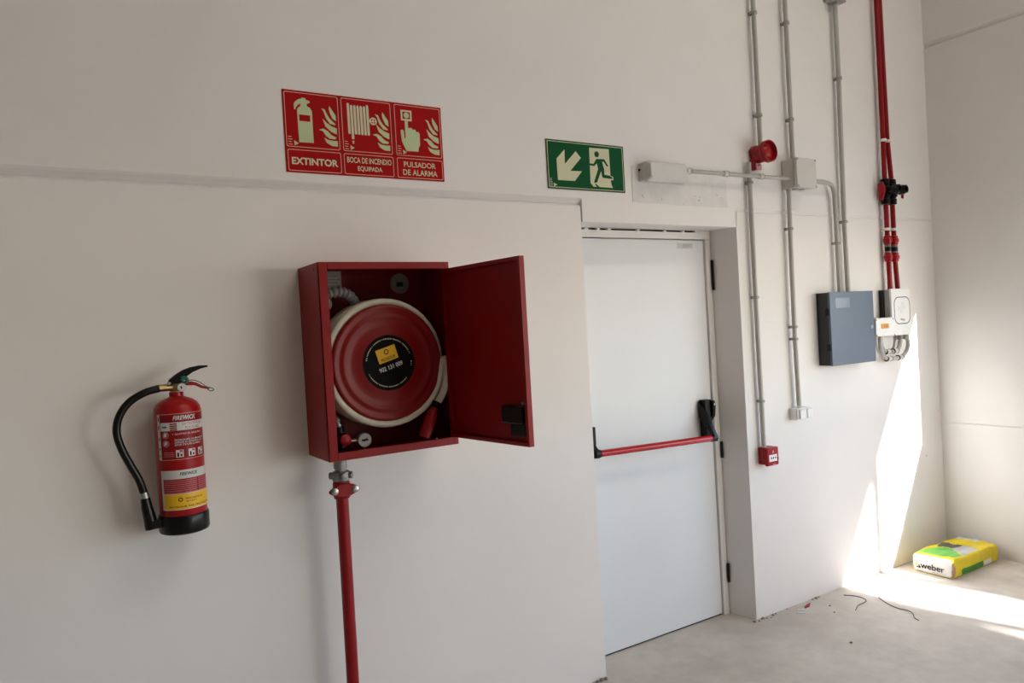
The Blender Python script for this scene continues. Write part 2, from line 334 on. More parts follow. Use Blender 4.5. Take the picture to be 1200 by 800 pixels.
# broken line of gaps between header and soffit, closed here and there with filler
mb = MB(); mb.box(FX0, 3.06, .17, T, 2.062, 2.072); mb.build('header_gap', 'dark', dr)
for a, b in ((2.098,2.185),(2.21,2.235),(2.29,2.305),(2.355,2.375),(2.545,2.562),(2.73,2.742),(2.86,2.872),(2.95,3.058)):
    bx('filler', 'wall', dr, a, b, FY+.003, .175, 2.062, 2.0725)
bx('threshold_gap', 'dark', dr, FX0+.042, 3.014, .168, T, 0, .009)
pb = MB().tube([(2.15, .065, 1.002), (2.91, .065, .981)], .0165, 18).build('panic_bar', 'redbar', dr)
def arm(mb, x0, x1, z0, k=1.0):                   # a curved push-bar arm from the lock case out to the bar
    pr = [(.155,z0+.185*k),(.155,z0+.10*k),(.10,z0+.045*k),(.048,z0-.02),(.048,z0+.012),(.085,z0+.075*k),(.125,z0+.15*k)]
    yz_run(mb, x0, x1, pr)
mb = MB(); arm(mb, 2.905, 2.93, .983); mb.build('arm', 'black', pb, bevel=.003)
mb = MB(); arm(mb, 2.125, 2.15, 1.004, .55); mb.build('arm', 'black', pb, bevel=.003)
for xa, xb, z in ((2.895,2.93,.9815),(2.125,2.16,1.0025)):
    MB().tube([(xa, .065, z), (xb, .065, z)], .0195, 18).build('end_cap', 'black', pb, bevel=.002)
bx('lock_case', 'black', pb, 2.92, 2.968, .118, .162, .965, 1.175, bevel=.004)
bx('lock_case', 'black', pb, 2.145, 2.185, .118, .162, .985, 1.12, bevel=.004)
mb = MB(); yz_run(mb, 2.962, 2.985, [(.162,1.165),(.11,1.17),(.10,1.15),(.11,1.085),(.13,1.06),(.162,1.06)]); mb.build('latch_cover', 'black', pb, bevel=.004)
MB().tube([(2.973, .101, 1.15), (2.973, .098, 1.15)], .006, 12).build('key_cylinder', 'steel', pb)

# ------------------------------------------------------------------ red sign board
SX, SZ = .763, 2.212
put_s = lambda u, v, w: (SX+u/1000, -.003-w, SZ+v/1000)
sg = thing('fire_equipment_sign', (SX+.316, -.0015, SZ), 'red triple sign reading EXTINTOR, BOCA DE INCENDIO EQUIPADA and PULSADOR DE ALARMA', 'sign')
MB().box(SX, SX+.631, -.003, 0, SZ, SZ+.296).build('board', 'signred', sg, bevel=.0008)
for a, b, c, d in ((6,204,92,289),(8,205,6,83),(216,413,92,289),(216,414,6,83),(429,625,92,289),(429,625,6,83)):
    mb = MB(); ring_outline(mb, rrect(a, b, c, d, 6), rrect(a+2, b-2, c+2, d-2, 5), put_s, .0004); mb.build('outline', 'linepink', sg, smooth=0)
for u in (210.5, 421.5): MB().prism([(u-.5,0),(u+.5,0),(u+.5,296),(u-.5,296)], put_s, .0003).build('dividing_line', 'redfilm', sg, smooth=0)
ex = [(52,110),(51,224),(53,232),(64,241),(65,250),(56,245),(47,235),(45,227),(40,228),(41,249),(47,257),(58,265),(69,268),(70,272),(84,271),(84,266),(98,262),(99,258),(98,255),(88,252),(87,243),(98,238),(105,226),(105,111)]
pg = MB().prism(ex, put_s, .0004).build('pictogram', 'glow', sg, smooth=0)
MB().prism([(57,210),(97,210),(97,187),(57,187)], put_s, .0007).build('pictogram_band', 'signred', pg, smooth=0)
FL = [[(140,241),(153,238),(160,222),(170,206),(191,187),(189,184),(171,187),(156,206),(148,231)],[(171,252),(183,235),(193,220),(194,199),(181,207),(172,226),(169,240)],
      [(143,204),(157,190),(174,179),(195,172),(194,150),(173,158),(152,176)],[(127,162),(144,167),(160,159),(174,145),(192,138),(188,132),(166,132),(152,142),(142,157)],[(145,134),(160,127),(178,125),(196,126),(195,105),(173,106),(154,116)]]
for dx in (0, 208, 420):
    for f in FL: MB().prism([(u+dx, v) for u, v in f], put_s, .0004).build('flame', 'glow', sg, smooth=0)
for i in range(7):
    u = 243.5+12.6*i; top = 264 if 0 < i < 6 else 270; bot = 158 if i != 1 else 139
    poly = [(u-4.3,bot+2),(u-2,bot-1),(u+3,bot-1),(u+5,bot+2),(u+4.3,top-2),(u+2,top+2),(u-3,top+2),(u-5,top-2)]
    MB().prism(poly, put_s, .0004).build('hose_coil', 'glowp', sg, smooth=0)
mb = MB(); ring_outline(mb, circle(340,213,14.5), circle(340,213,9.5), put_s, .0004); mb.build('wheel', 'glowp', sg, smooth=0)
MB().prism([(338,201),(342,201),(342,211),(352,211),(352,215),(342,215),(342,225),(338,225),(338,215),(322,215),(322,211),(338,211)], put_s, .0005).build('wheel_spokes', 'glowp', sg, smooth=0)
MB().prism([(252,132),(261,132),(258,121),(255,121)], put_s, .0004).build('hose_nozzle', 'glowp', sg, smooth=0)
for u in (34, 244, 457): MB().prism([(u,115),(u+16,106),(u+1,97)], put_s, .0004).build('triangle_mark', 'glow', sg, smooth=0)
for u in (13, 223, 436):
    mb = MB()
    for k_ in range(4): mb.prism([(u,129-9*k_),(u+12+3*(k_ % 2),129-9*k_),(u+12+3*(k_ % 2),126.6-9*k_),(u,126.6-9*k_)], put_s, .0003)
    mb.build('small_print', 'linepink', sg, smooth=0)
mb = MB(); ring_outline(mb, [(456,270),(502,270),(501,229),(456,229)], [(463,264),(495,264),(495,236),(463,236)], put_s, .0004); mb.build('button_square', 'glowp', sg, smooth=0)
MB().prism(circle(479,250,11.5), put_s, .0005).build('button', 'glow', sg, smooth=0)
hd = [(472,111),(455,146),(451,188),(454,192),(459,193),(465,189),(466,160),(471,160),(471,229),(474,233),(481,233),(484,229),(484,200),(493,203),(501,201),(503,195),(511,198),(516,194),(517,188),(527,190),(532,182),(531,139),(524,125),(523,112)]
MB().prism(hd, put_s, .0006).build('hand', 'glow', sg, smooth=0)
lettering('EXTINTOR', (21,192,29,55), put_s, .0006, 'glowp', sg, bold=.03)
lettering('BOCA DE INCENDIO', (228,405,49.5,71), put_s, .0006, 'glowp', sg, bold=.015)
lettering('EQUIPADA', (268,366,18,38.5), put_s, .0006, 'glowp', sg, bold=.015)
lettering('PULSADOR', (457,594,48.5,69.5), put_s, .0006, 'glowp', sg, bold=.012)
lettering('DE ALARMA', (452,600,17,39), put_s, .0006, 'glowp', sg, bold=.012)

# ------------------------------------------------------------------ green exit sign
GX, GZ = 1.901, 2.213
put_g = lambda u, v, w: (GX+u/1000, -.003-w, GZ+v/1000)
gs = thing('exit_sign', (GX+.22, -.0015, GZ), 'green exit sign with diagonal arrow and running figure above the door', 'sign')
MB().box(GX, GX+.442, -.003, 0, GZ, GZ+.217).build('board', 'signgreen', gs, bevel=.0008)
mb = MB(); ring_outline(mb, rrect(0,442,0,217,1), rrect(4.5,437.5,4.5,212.5,1), put_g, .0003); mb.build('border', 'edgedark', gs, smooth=0)
mb = MB(); ring_outline(mb, rrect(6,436,6,211,4), rrect(9,433,9,208,3), put_g, .0004); mb.build('outline', 'glow', gs, smooth=0)
MB().prism([(54,133),(100,177),(98,112),(162,174),(190,146),(127,84),(192,86),(149,40),(56,39)], put_g, .0004).build('arrow', 'glowp', gs, smooth=0)
dp = MB().prism([(240,196),(355,198),(357,75),(372,72),(374,57),(357,55),(360,35),(368,20),(254,20),(238,36)], put_g, .0004).build('doorway', 'glowp', gs, smooth=0)
mn = [(277,147),(318,150),(326,148),(345,122),(344,118),(338,117),(320,138),(311,137),(321,104),(321,78),(352,76),(369,66),(366,61),(313,63),(307,68),(303,94),(275,39),(257,39),(286,102),(280,128),(264,114),(236,116),(236,125),(261,124)]
MB().prism(mn, put_g, .0008).build('running_figure', 'signgreen', dp, smooth=0)
MB().prism(circle(281.5,169,13.5), put_g, .0008).build('figure_head', 'signgreen', dp, smooth=0)
MB().prism([(262,34),(268,34),(290,18),(274,18)], put_g, .0008).build('figure_foot', 'signgreen', dp, smooth=0)
MB().prism([(32,26),(51,18),(32,9)], put_g, .0004).build('triangle_mark', 'glow', gs, smooth=0)
mb = MB()
for k_ in range(5): mb.prism([(12,46-7.5*k_),(23+4*(k_ > 1),46-7.5*k_),(23+4*(k_ > 1),42-7.5*k_),(12,42-7.5*k_)], put_g, .0003)
mb.build('small_print', 'greyd', gs, smooth=0)

# ------------------------------------------------------------------ fire extinguisher
EX, EY, ER = .342, -.100, .0700
fe = thing('fire_extinguisher', (EX, EY, 1.026), 'red fire extinguisher with black hose hanging on the white wall', 'extinguisher')
body = MB().lathe((EX,EY,0), (0,0,1), [(.066,1.04),(ER,1.05),(ER,1.405),(.0675,1.42),(.060,1.433),(.046,1.444),(.026,1.452),(.021,1.455),(.021,1.468)], 48).build('cylinder', 'red', fe)
MB().lathe((EX,EY,0), (0,0,1), [(.062,1.026),(.0715,1.03),(.0745,1.036),(.0745,1.082),(.0725,1.086),(.0705,1.086)], 48).build('base_skirt', 'rubber', fe)
MB().lathe((EX,EY,0), (0,0,1), [(.0185,1.462),(.0185,1.472),(.015,1.474),(.015,1.497)], 20).build('valve', 'brass', fe)
MB().tube([(EX-.058,EY-.01,1.484),(EX-.012,EY,1.484)], [.0115,.0115], 14).build('hose_ferrule', 'brass', fe)
g = MB().lathe((EX+.013,EY-.014,1.481), (.1,-1,.05), [(.013,0),(.0135,.012),(.0125,.0135)], 24).build('gauge', 'label', fe)
MB().tube([(EX+.011,EY-.0285,1.486),(EX+.013,EY-.0285,1.478)], .0018, 8).build('gauge_needle', 'ink', g)
def swept_lever(pts, half, y, name, m):
    mb = MB(); n = len(pts); 
    mb.prism(pts, lambda u, v, w: (u, y+half-w, v), half*2); return mb.build(name, m, fe, bevel=.003)
swept_lever([(.318,1.495),(.322,1.508),(.340,1.522),(.362,1.535),(.385,1.543),(.412,1.547),(.438,1.546),(.439,1.541),(.415,1.536),(.392,1.527),(.374,1.515),(.362,1.498),(.345,1.494)], .011, EY-.008, 'lever', 'black')
swept_lever([(.345,1.488),(.362,1.497),(.385,1.498),(.400,1.494),(.418,1.482),(.440,1.474),(.439,1.468),(.415,1.474),(.396,1.485),(.362,1.487)], .010, EY-.008, 'carry_handle', 'redplas')
MB().tube(catmull([(.356,EY-.021,1.503),(.362,EY-.021,1.512),(.372,EY-.021,1.508),(.372,EY-.021,1.499),(.363,EY-.021,1.494)], 5), .0055, 8).build('seal', 'green', fe)
MB().tube([(.322,EY-.02,1.497),(.322,EY+.005,1.497)], .0045, 10).build('pivot_pin', 'steel', fe)
MB().tube(catmull([(.370,EY-.022,1.502),(.392,EY-.024,1.502),(.412,EY-.026,1.492),(.428,EY-.028,1.478),(.444,EY-.03,1.472),(.449,EY-.03,1.466),(.440,EY-.03,1.463),(.430,EY-.03,1.471)], 6), .0014, 6).build('safety_pin_cord', 'green', fe)
hp = catmull([(EX-.05,EY-.01,1.484),(.25,EY-.015,1.474),(.206,-.118,1.449),(.177,-.12,1.41),(.167,-.12,1.363),(.177,-.12,1.312),(.199,-.118,1.256),(.220,-.115,1.207),(.231,-.112,1.165)], 8)
MB().tube(hp, .0118, 14).build('hose', 'rubber', fe)
MB().tube([(.2305,-.112,1.168),(.2345,-.111,1.145)], .0128, 14).build('nozzle_ferrule', 'steel', fe)
mb = MB().tube([(.2335,-.111,1.15),(.237,-.11,1.118),(.243,-.109,1.085),(.247,-.109,1.052)], [.0135,.0165,.0185,.0195], 16); mb.build('nozzle', 'rubber', fe)
MB().box(.245, .285, -.128, -.095, 1.052, 1.078).build('nozzle_clip', 'rubber', fe, bevel=.003)
bx('wall_bracket', 'black', fe, EX-.03, EX+.03, -.032, 0, 1.30, 1.44, bevel=.002)
def put_c(s, z, w):                         # wrap (arc length, height) on the cylinder
    a = s/ER; r = ER+.0003+w; return (EX+r*math.sin(a), EY-r*math.cos(a), z)
def wrap(a0, a1, z0, z1, w, name, m, parent):
    n = max(2, int(abs(a1-a0)/4)); mb = MB(); p = []; s0, s1 = math.radians(a0)*ER, math.radians(a1)*ER
    for i in range(n+1):
        s = s0+(s1-s0)*i/n; p += [put_c(s, z0, w), put_c(s, z1, w)]
    mb.add(p, [(2*i, 2*i+2, 2*i+3, 2*i+1) for i in range(n)]); return mb.build(name, m, parent)
D2 = lambda a: math.radians(a)*ER
l1 = wrap(-64, 88, 1.262, 1.404, 0, 'label_sheet', 'redfilm', fe)
wrap(-64, 88, 1.4030, 1.4042, .0002, 'label_edge', 'linepink', l1); wrap(-64, 88, 1.2618, 1.263, .0002, 'label_edge', 'linepink', l1)
sd = wrap(-64, -55, 1.262, 1.404, .0002, 'side_strip', 'label', l1)
for i, z in enumerate((1.39, 1.365, 1.33, 1.30, 1.28)): wrap(-61, -58, z-.008, z+.006-.002*i, .0004, 'strip_print', 'ink', l1)
wrap(-53, 88, 1.352, 1.378, .0002, 'white_band', 'label', l1)
lettering('FIREWICK', (D2(-20), D2(38), 1.384, 1.398), put_c, .0005, 'label', l1, bold=.03, shear=.3)
lettering('EXTINTOR DE', (D2(2), D2(58), 1.367, 1.3755), put_c, .0005, 'pink', l1)
lettering('POLVO ABC', (D2(8), D2(50), 1.3545, 1.3635), put_c, .0005, 'pink', l1)
for z in (1.3545, 1.3605, 1.3665, 1.3725): wrap(-28, -11, z-.0018, z+.0022, .0004, 'seal_print', 'redfilm', l1)
wrap(-48, -36, 1.362, 1.366, .0004, 'seal_print', 'ink', l1)
lettering('1 QUITAR EL SEGURO', (D2(-22), D2(52), 1.338, 1.344), put_c, .0005, 'label', l1)
for i, t in enumerate(('PRESIONAR LA MANETA Y', 'DIRIGIR EL CHORRO A LA', 'BASE DE LAS LLAMAS')): lettering(t, (D2(-18), D2(66-8*i), 1.320-.0075*i, 1.3255-.0075*i), put_c, .0005, 'label', l1)
for z in (1.339, 1.313):
    MB().prism(circle(D2(-40), z, .0115, 20), lambda u, v, w: put_c(u, v, .0003+w), .0003).build('icon', 'pink', l1, smooth=0)
    MB().prism([(D2(-46),z-.006),(D2(-38),z-.004),(D2(-36),z+.005),(D2(-42),z+.008)], lambda u, v, w: put_c(u, v, .0006+w), .0003).build('icon_figure', 'label', l1, smooth=0)
for a in (-8, 22, 49):
    wrap(a-9, a+9, 1.269, 1.292, .0003, 'icon_square', 'label', l1)
    wrap(a-6, a-2, 1.271, 1.284, .0005, 'icon_figure', 'ink', l1); wrap(a, a+7, 1.284, 1.291, .0005, 'icon_flame', 'pink', l1); wrap(a+1, a+6, 1.272, 1.279, .0005, 'icon_figure', 'redfilm', l1)
for z in (1.285, 1.279, 1.273): wrap(-47, -21, z-.0015, z+.0015, .0004, 'small_print', 'pink', l1)
l2 = wrap(-62, 84, 1.106, 1.229, 0, 'label_sheet', 'label', fe)
wrap(-55, 82, 1.157, 1.202, .0002, 'red_field', 'redfilm', l2)
for i in range(7):
    z = 1.1985-.0062*i; wrap(-53, 30, z-.0035, z, .0004, 'small_print', 'pink', l2); wrap(34, 80, z-.0035, z, .0004, 'small_print', 'pink', l2)
lettering('FIREWICK', (D2(-12), D2(33), 1.212, 1.222), put_c, .0004, 'ink', l2, bold=.02, shear=.3)
ye = wrap(-55, 82, 1.108, 1.155, .0002, 'yellow_field', 'yellow', l2)
lettering('PROSEGUR', (D2(0), D2(45), 1.137, 1.1425), put_c, .0004, 'ink', l2); lettering('SECURITY', (D2(0), D2(27), 1.129, 1.1335), put_c, .0004, 'ink', l2)
lettering('PROSEGUR FIRE PROTECTION', (D2(-42), D2(76), 1.1135, 1.1185), put_c, .0004, 'ink', l2)
mb = MB(); ring_outline(mb, circle(D2(-13), 1.138, .0066, 18), circle(D2(-13), 1.138, .004, 18), lambda u, v, w: put_c(u, v, .0003+w), .0002); mb.build('logo', 'ink', l2, smooth=0)

# ------------------------------------------------------------------ hose cabinet
CX0, CX1, CY, CZ0, CZ1 = .782, 1.269, -.232, 1.195, 1.866
OX0, OX1, OZ0, OZ1 = .812, 1.252, 1.223, 1.841
hc = thing('hose_cabinet', ((CX0+CX1)/2, CY/2, CZ0), 'red steel fire hose cabinet on the wall with its door swung open', 'cabinet')
t = .002; mb = MB()
mb.box(CX0, CX1, -.002, 0, CZ0, CZ1); mb.box(CX0, CX0+t, CY, -.002, CZ0, CZ1); mb.box(CX1-t, CX1, CY, -.002, CZ0, CZ1)
mb.box(CX0+t, CX1-t, CY, -.002, CZ0, CZ0+t); mb.box(CX0+t, CX1-t, CY, -.002, CZ1-t, CZ1)
mb.build('body', 'redcab', hc)
mb = MB(); f1 = CY-.0015; f0 = CY+.012
mb.box(CX0, OX0, f1, f0, CZ0, CZ1); mb.box(OX1, CX1, f1, f0, CZ0, CZ1); mb.box(OX0, OX1, f1, f0, CZ0, OZ0); mb.box(OX0, OX1, f1, f0, OZ1, CZ1)
mb.build('front_frame', 'redcab', hc, bevel=.0015)
MB().tube([(CX0-.0005,CY+.05,1.845),(CX0+.002,CY+.05,1.845)], .004, 10).build('knockout_hole', 'dark', hc)
sq = bx('sticker', 'label', hc, .884, .940, -.0032, -.002, 1.792, 1.856)
for i in range(4): bx('print_line', 'greyd', sq, .889, .935-.008*(i % 2), -.0036, -.0032, 1.80+.012*i, 1.803+.012*i)
ko = MB().lathe((1.172,-.002,1.806), (0,-1,0), [(.039,0),(.039,.003),(.034,.0035),(.033,.002),(.012,.002)], 32).build('pipe_knockout', 'greyd', hc)
bx('knockout_mark', 'paneld', ko, 1.158, 1.186, -.0048, -.0045, 1.795, 1.812)
for z in (1.30, 1.77): MB().tube([(OX1-.001,CY-.004,z-.03),(OX1-.001,CY-.004,z+.03)], .004, 10).build('hinge_or_gap', 'redcab', hc)
# the door: a shallow steel tray, hinged on the right, opened a little past square
hx, hy = 1.2535, -.236; du = Vector((.053, -.447, 0)).normalized(); dn = Vector((du.y, -du.x, 0))    # dn points to the inner (left) side
put_h = lambda u, w, z: Vector((hx, hy, z))+du*u+dn*w
def dbox(mb, u0, u1, w0, w1, z0, z1): return mb.hexa([put_h(u0,w0,z0),put_h(u1,w0,z0),put_h(u1,w1,z0),put_h(u0,w1,z0),put_h(u0,w0,z1),put_h(u1,w0,z1),put_h(u1,w1,z1),put_h(u0,w1,z1)])
DL, Z0, Z1 = .447, 1.226, 1.838
mb = MB(); dbox(mb, 0, DL, -.0015, 0, Z0, Z1); dn_ = mb.build('door', 'redcab', hc)
mb = MB(); dbox(mb, DL-.002, DL, 0, .018, Z0, Z1); dbox(mb, 0, .002, 0, .018, Z0, Z1); dbox(mb, .002, DL-.002, 0, .018, Z0, Z0+.002); dbox(mb, .002, DL-.002, 0, .018, Z1-.002, Z1)
dbox(mb, DL-.014, DL-.002, .016, .018, Z0, Z1); dbox(mb, .002, DL-.014, .016, .018, Z0, Z0+.012); dbox(mb, .002, DL-.014, .016, .018, Z1-.012, Z1); mb.build('return_edge', 'redcab', dn_)
lk = MB(); dbox(lk, .318, .424, 0, .026, 1.298, 1.356); lk = lk.build('latch_box', 'black', dn_, bevel=.004)
mb = MB(); dbox(mb, .342, .42, 0, .010, 1.256, 1.297); mb.build('latch_lower_block', 'black', dn_, bevel=.003)  # thin black block just below the latch box
for z in (1.291, 1.362): MB().lathe(put_h(.405,0,z), dn, [(.005,0),(.005,.004),(.003,.005)], 10).build('rivet', 'steel', dn_)

# ------------------------------------------------------------------ hose reel inside the cabinet
RX, RZ = 1.026, 1.512
rl = thing('hose_reel', (RX, -.02, RZ), 'red fire hose reel with cream hose and black round sticker inside the cabinet', 'hose reel')
fd = MB().lathe((RX,0,RZ), (0,-1,0), [(.05,.188),(.196,.186),(.204,.183),(.207,.187),(.207,.193),(.204,.198),(.198,.2),(.192,.1985),(.182,.1975),(.176,.1975),(.170,.2005),(.164,.2015),(.158,.2005),(.150,.1985),(.13,.199),(.112,.2015),(.106,.203),(.02,.203)], 72).build('front_disc', 'redreel', rl, smooth=50)
MB().lathe((RX,0,RZ), (0,-1,0), [(.03,.038),(.205,.040),(.205,.046),(.03,.048)], 64).build('back_disc', 'redreel', rl)
MB().lathe((RX,0,RZ), (0,-1,0), [(.10,.046),(.10,.187)], 40).build('drum', 'redreel', rl)
MB().lathe((RX,0,RZ), (0,-1,0), [(.03,.002),(.03,.039)], 20).build('axle', 'black', rl)
pth = []
for i in range(5*40+1):
    a = 2*math.pi*i/40; pth.append((RX+.2165*math.cos(a), -.064-.0266*i/40*.95, RZ+.2165*math.sin(a)))
# after the last turn the hose leaves the coil on the right and hangs down to the nozzle
pth = pth[:-3]+list(catmull([pth[-4], (1.2445,-.2005,1.512), (1.2465,-.214,1.47), (1.238,-.216,1.42), (1.220,-.212,1.377), (1.196,-.207,1.343)], 6))[1:]
MB().tube(pth, .0135, 14).build('hose', 'hosew', rl)
nz = MB().tube([(1.199,-.207,1.349),(1.186,-.205,1.325),(1.182,-.204,1.315),(1.160,-.2,1.262),(1.147,-.197,1.232)], [.013,.014,.0195,.023,.0235], 18).build('nozzle', 'redplas', rl)
MB().tube([(1.203,-.207,1.356),(1.192,-.206,1.335)], .0162, 16).build('nozzle_collar', 'black', nz)
MB().prism([(1.203,1.362),(1.212,1.358),(1.258,1.217),(1.246,1.214)], lambda u, v, w: (u, -.212-w, v), .006).build('nozzle_bracket', 'black', rl, bevel=.001)
for x, z in ((1.187,1.2225),(1.252,1.2255)): MB().lathe((x,-.217,z), (0,-1,0), [(.004,0),(.004,.003),(.0025,.004)], 10).build('screw', 'steel', rl)
put_r = lambda u, v, w: (RX+u, -.2031-w, RZ+v)
skr = MB().lathe((RX,0,RZ), (0,-1,0), [(.098,.203),(.0985,.2036),(.01,.2036)], 56).build('round_sticker', 'ink', rl)
RT = math.radians(16)
def rot2(p, a=RT): return [(u*math.cos(a)-v*math.sin(a), u*math.sin(a)+v*math.cos(a)) for u, v in p]
MB().prism(rot2([(-.036,.006),(.040,.006),(.040,.056),(-.036,.056)]), lambda u, v, w: put_r(u, v, .0008+w), .0004).build('yellow_field', 'yellow', skr, smooth=0)
cu = rot2([(.002,.016)])[0]; lettering('PROSEGUR', (cu[0]-.028,cu[0]+.028,cu[1]-.0055,cu[1]+.0055), lambda u, v, w: put_r(u, v, w), .0016, 'ink', skr, rot=RT)
lc = rot2([(.002,.040)])[0]; mb = MB(); ring_outline(mb, circle(*lc, .009), circle(*lc, .006), lambda u, v, w: put_r(u, v, .0013+w), .0002); mb.build('logo', 'ink', skr, smooth=0)
cu = rot2([(.002,-.016)])[0]; lettering('902 131 009', (cu[0]-.046,cu[0]+.046,cu[1]-.008,cu[1]+.008), put_r, .0012, 'label', skr, rot=RT, bold=.02)
mb = MB()
for a0, a1 in ((20, 172), (205, 318), (350, 362)):
    a = a0
    while a < a1:
        w_ = 2.6 if int(a*7) % 5 else 1.2
        q = [(.083*math.cos(math.radians(a)), .083*math.sin(math.radians(a))), (.087*math.cos(math.radians(a)), .087*math.sin(math.radians(a))),
             (.087*math.cos(math.radians(a+w_)), .087*math.sin(math.radians(a+w_))), (.083*math.cos(math.radians(a+w_)), .083*math.sin(math.radians(a+w_)))]
        mb.prism(q, lambda u, v, w: put_r(u, v, .0009+w), .0003); a += 4.4
mb.build('rim_print', 'glowp', skr, smooth=0)
# ribbed supply hose, stop valve and gauge
cp = catmull([(.812,-.11,1.70),(.822,-.115,1.742),(.85,-.12,1.766),(.893,-.12,1.771),(.93,-.11,1.757),(.97,-.075,1.72)], 10)
MB().tube(cp, [.0165+(.003 if i % 4 < 2 else -.002) for i in range(len(cp))], 16).build('supply_hose', 'corr', rl, smooth=20)
MB().lathe((.848,-.06,1.733), (0,-1,0), [(.02,0),(.026,.004),(.026,.02),(.018,.024)], 24).build('hose_elbow', 'greyd', rl)
sv = thing('stop_valve', (.85, -.13, 1.197), 'black stop valve with red cap at lower left inside the red cabinet', 'valve')
MB().lathe((.857,-.125,1.197), (0,0,1), [(.021,0),(.021,.022),(.029,.026),(.031,.055),(.027,.074),(.016,.08),(.016,.1)], 24).build('body', 'black', sv)
MB().lathe((.862,-.15,1.254), (0,-1,0), [(.018,0),(.020,.01),(.020,.022),(.014,.026)], 20).build('cap', 'redplas', sv)
MB().lathe((.854,-.125,1.296), (-.12,0,1), [(.012,0),(.014,.004),(.014,.012),(.010,.014),(.010,.022)], 18).build('union', 'steel', sv)
MB().tube(catmull([(.852,-.125,1.312),(.846,-.12,1.326),(.830,-.075,1.343),(.814,-.030,1.385)], 6), .0125, 14).build('riser_hose', 'corr', sv)
MB().tube([(.87,-.13,1.243),(.918,-.13,1.243)], .007, 12).build('side_pipe', 'steel', sv)
pg_ = thing('pressure_gauge', (.941, -.14, 1.214), 'small round pressure gauge with grey face in the lower cabinet', 'gauge')
MB().lathe((.941,-.118,1.242), (0,-1,0), [(.022,0),(.026,.004),(.026,.026),(.0245,.028),(.0225,.0265)], 32).build('case', 'greyd', pg_)
MB().lathe((.941,-.118,1.242), (0,-1,0), [(.0228,.0266),(.0228,.0272)], 32).build('dial', 'label', pg_)
MB().tube([(.936,-.146,1.236),(.949,-.146,1.250)], .0012, 8).build('needle', 'ink', pg_)
bx('dial_print', 'ink', pg_, .929, .953, -.1458, -.1452, 1.2395, 1.2455)
MB().tube([(.941,-.13,1.197),(.941,-.13,1.22)], .006, 12).build('stem', 'steel', pg_)

# ------------------------------------------------------------------ red riser under the cabinet
PX, PY = .854, -.12
rp = thing('riser_pipe', (PX, PY, 0), 'thick red water pipe rising from the floor to the hose cabinet', 'pipe')
MB().tube([(PX-.003,PY,0),(PX,PY,1.1)], .0215, 24).build('pipe', 'redpipe', rp)
MB().lathe((PX,PY,0), (0,0,1), [(.026,1.046),(.029,1.05),(.030,1.10),(.027,1.106)], 28).build('clamp_body', 'redpipe', rp)
fl = [(math.cos(2*math.pi*i/28)*.056*(1 if abs(math.cos(2*math.pi*i/28)) > .2 else 1), math.sin(2*math.pi*i/28)) for i in range(28)]
MB().prism([(PX+c*1.0, 1.078+s*.024*(1-.35*abs(c/.056)**2)) for c, s in fl], lambda u, v, w: (u, PY-.024-w, v), .010).build('clamp_flange', 'redpipe', rp, bevel=.003)
for x, z in ((PX-.036,1.079),(PX+.038,1.077)): MB().lathe((x,PY-.033,z), (0,-1,0), [(.0125,0),(.0125,.003),(.010,.004),(.010,.010),(.006,.011)], 12).build('bolt', 'steel', rp)
MB().lathe((PX,PY,0), (0,0,1), [(.0235,1.095),(.0235,1.14),(.019,1.142),(.019,1.150),(.0235,1.152),(.0235,1.196)], 24).build('nipple', 'cast', rp)
MB().lathe((PX,PY,0), (0,0,1), [(.027,1.106),(.031,1.11),(.031,1.138),(.027,1.142)], 8).build('union_nut', 'cast', rp)
for a in (-2.5, -1.57, -.55, .6, 2.6): MB().lathe((PX+.028*math.cos(a),PY+.028*math.sin(a),1.126), (math.cos(a),math.sin(a),0), [(.0125,0),(.0125,.012),(.008,.014)], 10).build('lug', 'cast', rp)

# ------------------------------------------------------------------ emergency lamp
LX0, LX1, LZ0, LZ1 = 2.432, 2.695, 2.266, 2.362
el = thing('emergency_lamp', ((LX0+LX1)/2, 0, LZ0), 'pale grey emergency lamp on the wall above the white door', 'lamp')
MB().prism(rrect(LX0, LX1, LZ0+.004, LZ1-.004, .008), lambda u, v, w: (u, -w, v), .026).build('base', 'lamp', el, bevel=.003)
mb = MB(); o1 = rrect(LX0+.004, LX1-.002, LZ0, LZ1, .012, 4); o2 = rrect(LX0+.016, LX1-.012, LZ0+.014, LZ1-.012, .014, 4); n = len(o1)
mb.add([(u,-.026,v) for u, v in o1]+[(u,-.056,v) for u, v in o1]+[(u,-.074,v) for u, v in o2],
       [tuple(range(n)), tuple(range(2*n, 3*n))[::-1]]+sum([[(j*n+(i+1)%n, j*n+i, (j+1)*n+i, (j+1)*n+(i+1)%n) for i in range(n)] for j in (0, 1)], []))
mb.build('diffuser', 'diff', el, bevel=.002)
MB().tube([(LX0-.004,-.012,2.325),(LX0+.004,-.012,2.325)], .006, 10).build('side_screw', 'black', el)

